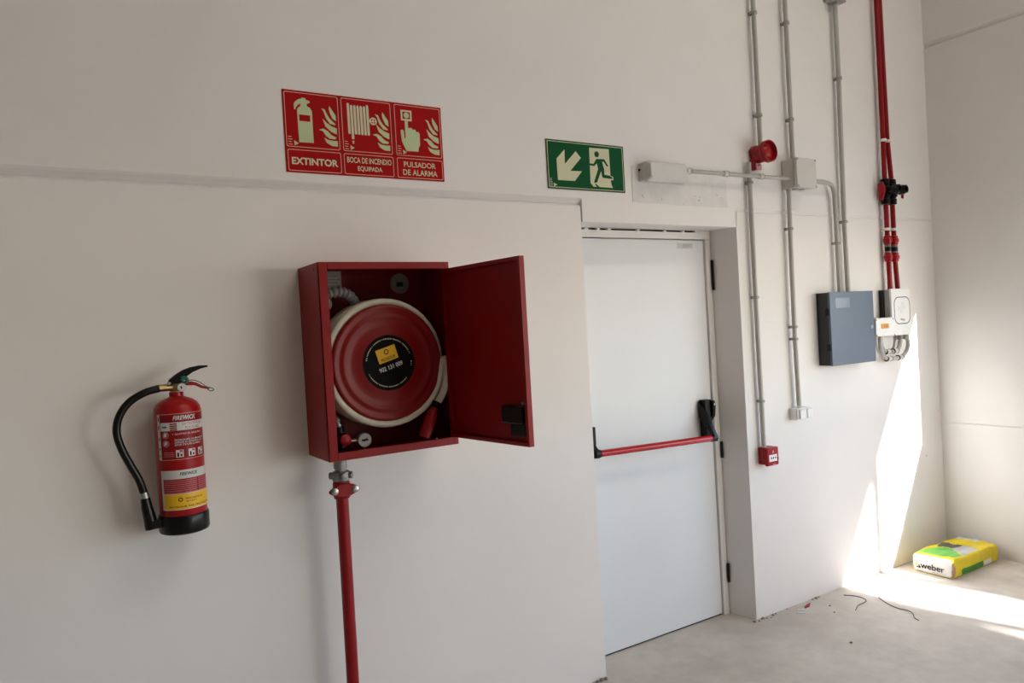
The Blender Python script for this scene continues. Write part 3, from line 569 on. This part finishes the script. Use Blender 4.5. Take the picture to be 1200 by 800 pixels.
# ------------------------------------------------------------------ conduits
clip_me = None
def clip(parent, p, horiz=False, r=.0125):
    x, y, z = p; mb = MB()
    if horiz: mb.box(x-.007, x+.007, y, 0, z-.009, z+.009); mb.lathe((x-.007,y,z), (1,0,0), [(r,0),(r+.0055,0),(r+.0055,.014),(r,.014)], 18)
    else: mb.box(x-.010, x+.010, y, 0, z-.007, z+.007); mb.lathe((x,y,z-.007), (0,0,1), [(r,0),(r+.0055,0),(r+.0055,.014),(r,.014)], 18)
    return mb.build('pipe_clip', 'greyd', parent)
def conduit(label, path, clips=(), r=.0125, couplings=(), name='conduit', m='grey', group='grey conduits on the wall'):
    p0 = path[-1]; c = thing(name, p0, label, 'conduit', group)
    MB().tube(path, r, 16).build('tube', m, c)
    for q in clips: clip(c, q, r=r)
    for q, ax in couplings: MB().lathe(q, ax, [(r+.001,-.013),(r+.004,-.012),(r+.004,.010),(r+.006,.010),(r+.006,.013),(r+.001,.014)], 18).build('coupling', 'jbox', c); MB().lathe(Vector(q)+Vector(ax)*.014, ax, [(r+.0045,0),(r+.0045,.003)], 18).build('gasket', 'black', c)
    return c
conduit('grey vertical conduit coming down from above to the red siren', [(3.281,-.03,ZC),(3.281,-.03,2.49)], [(3.281,-.03,z) for z in (4.3,3.75,3.209,2.667)])
conduit('grey vertical conduit running from the siren down to the red call point', [(3.188,-.024,2.41),(3.188,-.024,1.7),(3.193,-.024,.893)], [(3.188,-.024,2.305),(3.188,-.024,1.70),(3.192,-.024,1.15)])
conduit('grey vertical conduit coming down from above to the square junction box', [(3.544,-.03,ZC),(3.544,-.03,2.435)], [(3.544,-.03,z) for z in (4.3,3.75,3.199,2.67)])
conduit('grey vertical conduit from the junction box down to the white switch', [(3.484+.012,-.03,2.295),(3.49,-.03,2.07),(3.484,-.03,1.47),(3.492,-.03,1.075)], [(3.49,-.03,2.068),(3.4845,-.03,1.53),(3.485,-.03,1.463)])
conduit('thin grey horizontal conduit between the emergency lamp and the junction box', [(2.69,-.05,2.330),(3.0,-.05,2.333),(3.485,-.05,2.337)], couplings=[((2.712,-.05,2.3303),(1,0,0)),((2.975,-.05,2.333),(1,0,0)),((3.245,-.05,2.335),(1,0,0))], r=.0105)
bend = catmull([(3.64,-.05,2.337),(3.72,-.048,2.338),(3.80,-.045,2.337),(3.862,-.04,2.325),(3.893,-.034,2.29),(3.903,-.03,2.23),(3.905,-.03,2.1)], 6)+[(3.905,-.03,1.9),(3.907,-.03,1.706)]
conduit('grey conduit bending from the junction box down to the dark panel', bend, [(3.905,-.03,1.995)], couplings=[((3.668,-.0495,2.337),(1,0,0))])
conduit('grey vertical conduit from the upper box down to the dark panel', [(3.997,-.03,3.40),(3.997,-.03,2.9),(3.982,-.03,2.1),(3.986,-.03,1.706)], [(3.997,-.03,2.955),(3.983,-.03,2.12)], r=.0135)
ub = thing('conduit_box', (3.995, 0, 3.395), 'grey conduit box at the top edge of the picture', 'box')
MB().box(3.93, 4.06, -.062, 0, 3.395, 3.525).build('box', 'greyd', ub, bevel=.003)
MB().lathe((3.997,-.03,3.395), (0,0,-1), [(.017,0),(.019,.012),(.015,.016)], 18).build('gland', 'greyd', ub)

# ------------------------------------------------------------------ junction box
jb = thing('junction_box', (3.563, 0, 2.283), 'square pale grey junction box in the conduit run beside the siren', 'box')
MB().box(3.480, 3.646, -.078, 0, 2.285, 2.443).build('box', 'jbox', jb, bevel=.004)
lid = MB().box(3.478, 3.648, -.101, -.079, 2.283, 2.445).build('lid', 'jbox', jb, bevel=.005)
for x, z in ((3.488,2.436),(3.488,2.292),(3.638,2.436),(3.638,2.292)): MB().lathe((x,-.0985,z), (0,-1,0), [(.007,0),(.007,.0035),(.004,.004)], 12).build('screw', 'greyd', lid)
for x in (3.525, 3.58): MB().lathe((x,-.05,2.285), (0,0,-1), [(.018,0),(.018,.004),(.012,.006)], 18).build('grommet', 'greyd', jb)

# ------------------------------------------------------------------ siren
sr = thing('alarm_siren', (3.255, 0, 2.37), 'red bell-mouthed alarm siren fixed high on the wall', 'siren')
ax = Vector((0, -1, .04))
MB().prism([(3.215,2.478),(3.235,2.50),(3.29,2.502),(3.305,2.478),(3.295,2.425),(3.235,2.425)], lambda u, v, w: (u, -w, v), .045).build('base', 'redplas', sr, bevel=.006)
hs_ = MB().lathe((3.262,-.022,2.457), ax, [(.034,0),(.044,.004),(.047,.010),(.048,.052),(.054,.056),(.0575,.060),(.0575,.084),(.053,.085),(.051,.066),(.046,.060),(.020,.058)], 40).build('horn', 'redplas', sr)
MB().lathe((3.262,-.022,2.457), ax, [(.034,.057),(.033,.066),(.026,.073),(.012,.077)], 28).build('speaker_cone', 'red', hs_)
MB().prism([(3.225,2.436),(3.27,2.436),(3.262,2.39),(3.25,2.374),(3.228,2.376)], lambda u, v, w: (u, -w, v), .034).build('bracket', 'redplas', sr, bevel=.004)
MB().prism(rrect(3.229,3.271,2.372,2.408,.008), lambda u, v, w: (u, -.034-w, v), .006).build('bracket_foot', 'palepink', sr, bevel=.001)
MB().lathe((3.249,-.040,2.392), (0,-1,0), [(.008,0),(.008,.003),(.005,.004)], 12).build('screw', 'steel', sr)

# ------------------------------------------------------------------ fire alarm panel
cp_ = thing('control_panel', (3.93, 0, 1.296), 'dark slate alarm control panel with small display window', 'control panel')
MB().box(3.727, 4.135, -.074, 0, 1.298, 1.709).build('body', 'paneld', cp_, bevel=.002)
dd = MB().box(3.724, 4.138, -.0885, -.075, 1.296, 1.711).build('door', 'panel', cp_, bevel=.002)
bx('display', 'display', dd, 3.776, 3.908, -.0895, -.0885, 1.619, 1.677, bevel=.0004)
lk = MB().lathe((4.106,-.0885,1.500), (0,-1,0), [(.011,0),(.011,.003),(.009,.005)], 20).build('lock', 'steel', dd)
bx('keyhole', 'dark', lk, 4.1048, 4.1072, -.0942, -.0933, 1.496, 1.504)
for z in (1.60, 1.40): bx('hinge_or_gap', 'black', cp_, 3.7205, 3.727, -.08, -.06, z-.02, z+.02)
for x in (4.136,): bx('side_tab', 'paneld', cp_, 4.135, 4.143, -.06, -.045, 1.63, 1.638)

# ------------------------------------------------------------------ aspirating detector
ad = thing('smoke_detector_unit', (4.4, 0, 1.436), 'white L-shaped smoke detection unit right of the dark panel', 'detector')
MB().box(4.338, 4.535, -.066, 0, 1.437, 1.716).build('housing', 'detside', ad, bevel=.003)
MB().box(4.168, 4.338, -.066, 0, 1.439, 1.545).build('side_module', 'detside', ad, bevel=.003)
cov = MB().prism([(4.336,1.718),(4.336,1.547),(4.166,1.547),(4.166,1.437),(4.537,1.434),(4.542,1.60),(4.54,1.718)], lambda u, v, w: (u, -.067-w, v), .014).build('cover', 'white', ad, bevel=.004)
MB().box(4.331, 4.3375, -.034, -.008, 1.548, 1.712).build('black_side_strip', 'black', ad)  # thin black strip along the left side of the housing
mb = MB(); pa = lambda u, v, w: (u, -.0812-w, v); ring_outline(mb, rrect(4.360,4.530,1.502,1.668,.045,6), rrect(4.3645,4.5255,1.5065,1.6635,.041,6), pa, .0006); mb.build('oval_outline', 'ink', cov, smooth=0)
mb = MB()
for pts in ([(4.40,1.585),(4.415,1.605),(4.425,1.59),(4.43,1.57)],[(4.43,1.60),(4.445,1.63),(4.46,1.63),(4.462,1.60),(4.452,1.585)],[(4.47,1.615),(4.482,1.605),(4.48,1.595)],[(4.395,1.605),(4.402,1.615)],[(4.448,1.61),(4.44,1.585),(4.444,1.565)]):
    for a, b in zip(pts, pts[1:]):
        d_ = (Vector(b)-Vector(a)).normalized()*.0022; q = (-d_.y, d_.x); mb.prism([(a[0]+q[0],a[1]+q[1]),(b[0]+q[0],b[1]+q[1]),(b[0]-q[0],b[1]-q[1]),(a[0]-q[0],a[1]-q[1])], pa, .0004)
mb.build('line_drawing', 'lamp', cov, smooth=0)
mb = MB()
for a, b, c, d in ((4.425,4.437,1.525,1.536),(4.44,4.452,1.523,1.534),(4.455,4.468,1.521,1.532)): mb.prism([(a,c),(b,c),(b,d),(a,d)], pa, .0005)
mb.build('small_print', 'greyd', cov, smooth=0)
ol = MB().prism([(4.216,1.482),(4.296,1.482),(4.296,1.512),(4.216,1.512)], pa, .0005).build('orange_label', 'orange', cov, smooth=0)
lettering('1 10A', (4.222,4.290,1.486,1.508), lambda u, v, w: (u, -.0819-w, v), 0, 'bagb', ol, bold=.02)
for x, z in ((4.343,1.538),(4.352,1.441),(4.17,1.535),(4.17,1.444)): MB().lathe((x,-.0812,z), (0,-1,0), [(.0035,0),(.0035,.002)], 10).build('screw', 'ink', cov)
def loop(label, pts, cpl):
    c = thing('conduit', pts[0], label, 'conduit', 'looped conduits below the detector')
    MB().tube(catmull(pts, 8), .0125, 14).build('tube', 'grey', c)
    MB().lathe(pts[-1], (0,0,-1), [(.018,.001),(.018,.022),(.014,.026)], 14).build('gland', 'greyd', c)
    for q, a in cpl:
        MB().lathe(q, a, [(.0135,-.02),(.0165,-.018),(.0165,.018),(.0135,.02)], 16).build('coupling', 'jbox', c)
        MB().lathe(Vector(q)+Vector(a)*.019, a, [(.0172,0),(.0172,.004)], 16).build('gasket', 'black', c); MB().lathe(Vector(q)-Vector(a)*.022, a, [(.0172,0),(.0172,.004)], 16).build('gasket', 'black', c)
    return c
loop('outer grey conduit loop under the white detector, hanging lower', [(4.259,-.045,1.4335),(4.256,-.045,1.385),(4.272,-.045,1.335),(4.31,-.045,1.302),(4.36,-.045,1.294),(4.44,-.045,1.294),(4.49,-.045,1.302),(4.538,-.045,1.335),(4.556,-.045,1.385),(4.558,-.04,1.46)][0:9]+[(4.53,-.045,1.4305)], [((4.335,-.045,1.296),(1,0,0)),((4.455,-.045,1.295),(1,0,0))])
loop('inner grey conduit loop under the white detector, nested above the other', [(4.292,-.03,1.4335),(4.29,-.03,1.395),(4.305,-.03,1.36),(4.345,-.03,1.338),(4.44,-.03,1.337),(4.478,-.03,1.358),(4.495,-.03,1.395),(4.495,-.03,1.4325)], [((4.352,-.03,1.3375),(1,0,0)),((4.432,-.03,1.337),(1,0,0))])

# ------------------------------------------------------------------ red sampling pipes with valves
def red_pipe(label, X, Yp, path, handle):
    c = thing('sampling_pipe', (X, Yp, 1.716), label, 'pipe', 'red sampling pipes beside the corner')
    MB().tube(path, .0142, 16).build('tube', 'redpipe', c)
    for z in (2.628, 2.085):
        x = X if z < 2.4 else path[1][0]
        mb = MB().box(x-.009, x+.009, Yp, 0, z-.008, z+.008); mb.lathe((x,Yp,z-.008), (0,0,1), [(.0145,0),(.0195,0),(.0195,.016),(.0145,.016)], 18); mb.build('pipe_clip', 'white', c)
    v = MB().lathe((X,Yp,2.315), (0,0,1), [(.016,-.078),(.025,-.076),(.027,-.045),(.022,-.042),(.022,-.035),(.030,-.03),(.032,0),(.030,.03),(.022,.035),(.022,.042),(.027,.045),(.025,.076),(.016,.078)], 20).build('valve_body', 'black', c)
    MB().lathe((X,Yp,2.315), (0,-1,.05), [(.020,.02),(.020,.045),(.028,.047),(.029,.075),(.025,.08),(.025,.092),(.017,.092),(.016,.06)], 20).build('valve_port', 'black', v)
    if handle:
        MB().tube([(X-.02,Yp,2.315),(X-.05,Yp,2.315)], .010, 12).build('handle_stem', 'redplas', v)
        MB().prism([(Yp-.018,2.37),(Yp+.012,2.36),(Yp+.016,2.315),(Yp+.010,2.262),(Yp-.012,2.258),(Yp-.03,2.30),(Yp-.034,2.33)], lambda u, w_, w: (X-.046-w, u, w_), .014).build('handle', 'redplas', v, bevel=.003)
    else: MB().prism([(Yp-.05,2.30),(Yp-.036,2.31),(Yp-.034,2.275),(Yp-.048,2.268)], lambda u, w_, w: (X+.035+w, u, w_), .012).build('handle', 'redplas', v, bevel=.003)
    for z in (2.018, 1.915):
        nb = MB().lathe((X,Yp,z), (0,0,1), [(.016,-.028),(.021,-.026),(.022,-.012),(.025,-.010),(.026,.010),(.022,.012),(.021,.026),(.016,.028)], 10).build('union_nut', 'redplas', c)
        MB().box(X+.02, X+.034, Yp-.012, Yp+.002, z-.010, z+.010).build('lug', 'redplas', nb, bevel=.002)
    gt = MB().lathe((X,Yp,1.94), (0,0,1), [(.0165,0),(.0185,.004),(.0185,.048),(.0165,.052)], 18).build('sight_glass', 'glass', c)
    MB().lathe((X,Yp,1.95), (0,0,1), [(.0172,0),(.0190,.001),(.0190,.026),(.0172,.027)], 18).build('sight_band', 'black', gt)
    return c
red_pipe('left red sampling pipe with black valve and red butterfly handle', 4.400, -.037, [(4.408,-.036,ZC),(4.405,-.036,2.64),(4.398,-.037,2.4),(4.382,-.037,2.05),(4.396,-.037,1.715)][:2]+[(4.400,-.037,2.40),(4.400,-.037,1.9),(4.402,-.037,1.717)], True)
red_pipe('right red sampling pipe with black valve, nearest the corner', 4.470, -.037, [(4.436,-.019,ZC),(4.460,-.030,2.64),(4.470,-.037,2.40),(4.470,-.037,1.9),(4.484,-.037,1.717)], False)

# ------------------------------------------------------------------ switch and call point
sw = thing('light_switch', (3.505, 0, 1.02), 'white double switch on the wall right of the call point', 'switch')
MB().box(3.445, 3.566, -.046, 0, 1.02, 1.083).build('box', 'white', sw, bevel=.003)
for a, b in ((3.459,3.512),(3.520,3.566)): MB().box(a, b, -.062, -.046, 1.026, 1.078).build('rocker', 'white', sw, bevel=.004)
MB().box(3.447, 3.457, -.052, -.046, 1.024, 1.079).build('bezel', 'white', sw, bevel=.002)
MB().lathe((3.492,-.03,1.083), (0,0,1), [(.018,0),(.018,.01),(.014,.014)], 16).build('gland', 'white', sw)
cl = thing('call_point', (3.212, 0, .812), 'small red square manual call point at the end of its conduit', 'call point')
MB().box(3.172, 3.254, -.045, 0, .814, .905).build('back_box', 'redplas', cl, bevel=.005)
fr = MB().box(3.166, 3.256, -.066, -.045, .809, .906).build('front', 'redplas', cl, bevel=.006)
gl = bx('push_glass', 'white', fr, 3.178, 3.240, -.0675, -.066, .832, .868, bevel=.0005)
for x in (3.19, 3.205, 3.222): MB().prism([(x,.848),(x+.008,.845),(x+.010,.853),(x+.003,.856)], lambda u, v, w: (u, -.0676-w, v), .0005).build('arrow_mark', 'ink', gl, smooth=0)
MB().prism([(3.207,.876),(3.213,.876),(3.216,.888),(3.211,.89)], lambda u, v, w: (u, -.0661-w, v), .0005).build('flame_mark', 'label', fr, smooth=0)
bx('print_line', 'linepink', fr, 3.205, 3.228, -.0664, -.066, .816, .8185)
bx('key_slot', 'ink', fr, 3.246, 3.252, -.0664, -.066, .836, .85)

# ------------------------------------------------------------------ bag of mortar in the corner
BX0, BX1, BY0, BY1, BH = 4.388, 4.925, -.340, -.100, .116
bag = thing('mortar_bag', ((BX0+BX1)/2, (BY0+BY1)/2, 0), 'yellow and white paper mortar bag marked weber lying in the corner', 'bag')
def inside(p, poly):
    c = False; j = len(poly)-1
    for i in range(len(poly)):
        a, b = poly[i], poly[j]
        if (a[1] > p[1]) != (b[1] > p[1]) and p[0] < (b[0]-a[0])*(p[1]-a[1])/(b[1]-a[1])+a[0]: c = not c
        j = i
    return c
L_, W_ = BX1-BX0, BY1-BY0
def top_mat(u, v):                            # u along the bag, v from the near side to the wall
    if u < .012: return 1
    if inside((u, v), [(.05,.24),(.20,.19),(.262,.14),(.13,.02),(.07,.015),(.035,.10),(.04,.24)]): return 2
    if inside((u, v), [(.21,.20),(.33,.24),(.37,.13),(.30,.115),(.262,.14)]): return 3
    if inside((u, v), [(.262,.14),(.37,.13),(.34,.02),(.16,.005),(.14,.02)]): return 4
    return 0 if u < .47 else (1 if v > .10 else 0)
def side_mat(u, z):                           # near long side
    if u < .012+.030*math.sin(math.pi*min(1, max(0, (z-.008)/.09))) and .008 < z < .098: return 5
    if .10 < u < .35 and .008 < z < .042: return 6
    if .36 < u < .45 and .008 < z < .04: return 1
    return 0
def face_mat(c):
    u, v, z = c.x-BX0, c.y-BY0, c.z
    if u < .008: return 1
    if z > BH-.016 and .012 < v < W_-.01: return top_mat(u, v)
    if v < .03: return side_mat(u, z)
    return 0 if u < L_-.03 else 1
nx, ny, nz_ = 90, 40, 18; idx = {}; V = []; F = []; Rr = .020
def pt_(i, j, k):
    q = (i, j, k)
    if q in idx: return idx[q]
    p = Vector((L_*i/nx, W_*j/ny, BH*k/nz_))
    lo = Vector((Rr, Rr, Rr)); hi = Vector((L_-Rr, W_-Rr, BH-Rr))
    c = Vector([min(max(p[a], lo[a]), hi[a]) for a in range(3)]); d = p-c
    if d.length > 1e-9: p = c+d.normalized()*Rr
    e = math.sin(math.pi*i/nx)*math.sin(math.pi*j/ny)
    p.z += (k/nz_)*(.010*e*math.sin(5*i/nx+2)+.003*math.sin(17*i/nx+9*j/ny)*min(1, i/12)+.002*math.sin(31*j/ny+11*i/nx)*min(1, i/12)-.008*(i/nx)**2-.012*max(0, 1-i/9)*(j/ny))
    p.y += .004*math.sin(9*i/nx+1)*math.sin(math.pi*k/nz_)
    p.x += .006*(1-k/nz_)*(1-i/nx)
    p.z = max(p.z, 0); idx[q] = len(V); V.append(p+Vector((BX0, BY0, 0))); return idx[q]
for i in range(nx):
    for j in range(ny): F.append((pt_(i,j,nz_), pt_(i+1,j,nz_), pt_(i+1,j+1,nz_), pt_(i,j+1,nz_))); F.append((pt_(i,j,0), pt_(i,j+1,0), pt_(i+1,j+1,0), pt_(i+1,j,0)))
    for k in range(nz_): F.append((pt_(i,0,k), pt_(i+1,0,k), pt_(i+1,0,k+1), pt_(i,0,k+1))); F.append((pt_(i,ny,k), pt_(i,ny,k+1), pt_(i+1,ny,k+1), pt_(i+1,ny,k)))
for j in range(ny):
    for k in range(nz_): F.append((pt_(0,j,k), pt_(0,j,k+1), pt_(0,j+1,k+1), pt_(0,j+1,k))); F.append((pt_(nx,j,k), pt_(nx,j+1,k), pt_(nx,j+1,k+1), pt_(nx,j,k+1)))
mb = MB(); mb.add(V, F); mb.mi = [face_mat(sum((V[q] for q in f), Vector())/4) for f in F]
mb.build('paper_sack', ['bagy','bagw','bagg','bagd','bagl','bagb','bagdg'], bag, smooth=60)
put_e = lambda u, v, w: (BX0+.0045*(1-v/BH)-.0015-w, -u, v)   # end face, u = -y grows to the right in the picture
lettering('weber', (.150,.292,.029,.066), put_e, .001, 'ink', bag, bold=.01)
MB().prism([(.122,.030),(.149,.027),(.149,.033),(.142,.046),(.138,.046),(.140,.034),(.124,.035)], put_e, .001).build('logo', 'ink', bag, smooth=0)
MB().prism([(.119,.040),(.130,.037),(.136,.056),(.126,.058)], put_e, .001).build('logo', 'bagy', bag, smooth=0)
for i in range(6): MB().prism([(.215+.014*i,.0175),(.226+.014*i,.0175),(.226+.014*i,.0205),(.215+.014*i,.0205)], put_e, .001).build('small_print', 'greyd', bag, smooth=0)

# ------------------------------------------------------------------ litter on the floor
def wire(label, pts):
    o = MB().tube(catmull([(x, y, .0024) for x, y in pts], 6), .0022, 8).build('wire_scrap', 'wire'); tag(o, label, 'wire')
wire('short curled dark wire scrap on the floor near the sunlit wall', [(3.728,-.082),(3.759,-.125),(3.766,-.167),(3.745,-.206),(3.70,-.217),(3.651,-.219),(3.584,-.248)])
wire('longer wavy black wire scrap lying on the open floor', [(3.833,-.226),(3.788,-.303),(3.767,-.372),(3.776,-.423),(3.754,-.463),(3.711,-.494),(3.693,-.527)])
o = MB().prism([(3.411,-.065),(3.43,-.063),(3.444,-.066),(3.486,-.042),(3.455,-.042),(3.421,-.05)], lambda u, v, w: (u, v, w+.0005+.1*max(0, u-3.44)), .004).build('plastic_scrap', 'redplas'); tag(o, 'tiny red plastic scrap on the floor by the wall', 'scrap')
o = MB().prism([(3.369,-.048),(3.396,-.072),(3.380,-.085),(3.350,-.064)], lambda u, v, w: (u, v, w), .004).build('paper_scrap', 'label'); tag(o, 'small white paper scrap nearer the red scrap', 'scrap')
o = MB().prism([(3.332,-.066),(3.366,-.098),(3.352,-.107),(3.322,-.078)], lambda u, v, w: (u, v, w), .004).build('paper_scrap', 'label'); tag(o, 'small white paper scrap farther from the wall', 'scrap')
def crumb(x, y, r):
    mb = MB(); n = 6; p = []
    for z, k in ((0, 1.0), (.45, .9), (.85, .45)):
        for i in range(n):
            a = 2*math.pi*i/n+random.uniform(-.3, .3); q = r*k*random.uniform(.7, 1.15); p.append((x+q*math.cos(a), y+q*math.sin(a), z*r))
    mb.add(p, [tuple(range(n))[::-1], tuple(range(2*n, 3*n))]+sum([[(j*n+i, j*n+(i+1)%n, (j+1)*n+(i+1)%n, (j+1)*n+i) for i in range(n)] for j in (0, 1)], []))
    return mb.build('mortar_crumb', 'crumb', smooth=0)
for x, y, r in ((3.062,-.013,.010),(3.088,-.022,.007),(3.128,-.013,.011),(3.149,-.022,.006),(3.172,-.032,.005),(3.204,-.016,.009),(3.232,-.012,.006)):
    tag(crumb(x, y, r), 'grey mortar crumb at the foot of the wall by the door corner', 'debris', 'crumbs at the door corner')
for x, y, r in ((3.548,-.010,.006),(3.578,-.012,.009),(3.604,-.010,.006),(3.33,-.010,.005)):
    tag(crumb(x, y, r), 'tiny mortar crumb along the wall foot near the red scrap', 'debris', 'crumbs along the wall foot')
for x, y, r, l in ((3.537,-.126,.006,'tiny dark crumb on the floor beside the curled wire'),(3.477,-.194,.005,'tiny dark crumb on the floor in front of the white scraps'),(3.209,-.469,.008,'dark pebble alone on the open floor in the foreground'),(4.168,-.02,.016,'mortar lump at the sunlit foot of the wall left of the bag')):
    tag(crumb(x, y, r), l, 'debris')
for x, y, r in ((2.035,-.014,.013),(2.058,-.016,.012),(2.012,-.015,.010)): tag(crumb(x, y, r), 'brownish crumb at the wall foot left of the door', 'debris', 'crumbs left of the door')
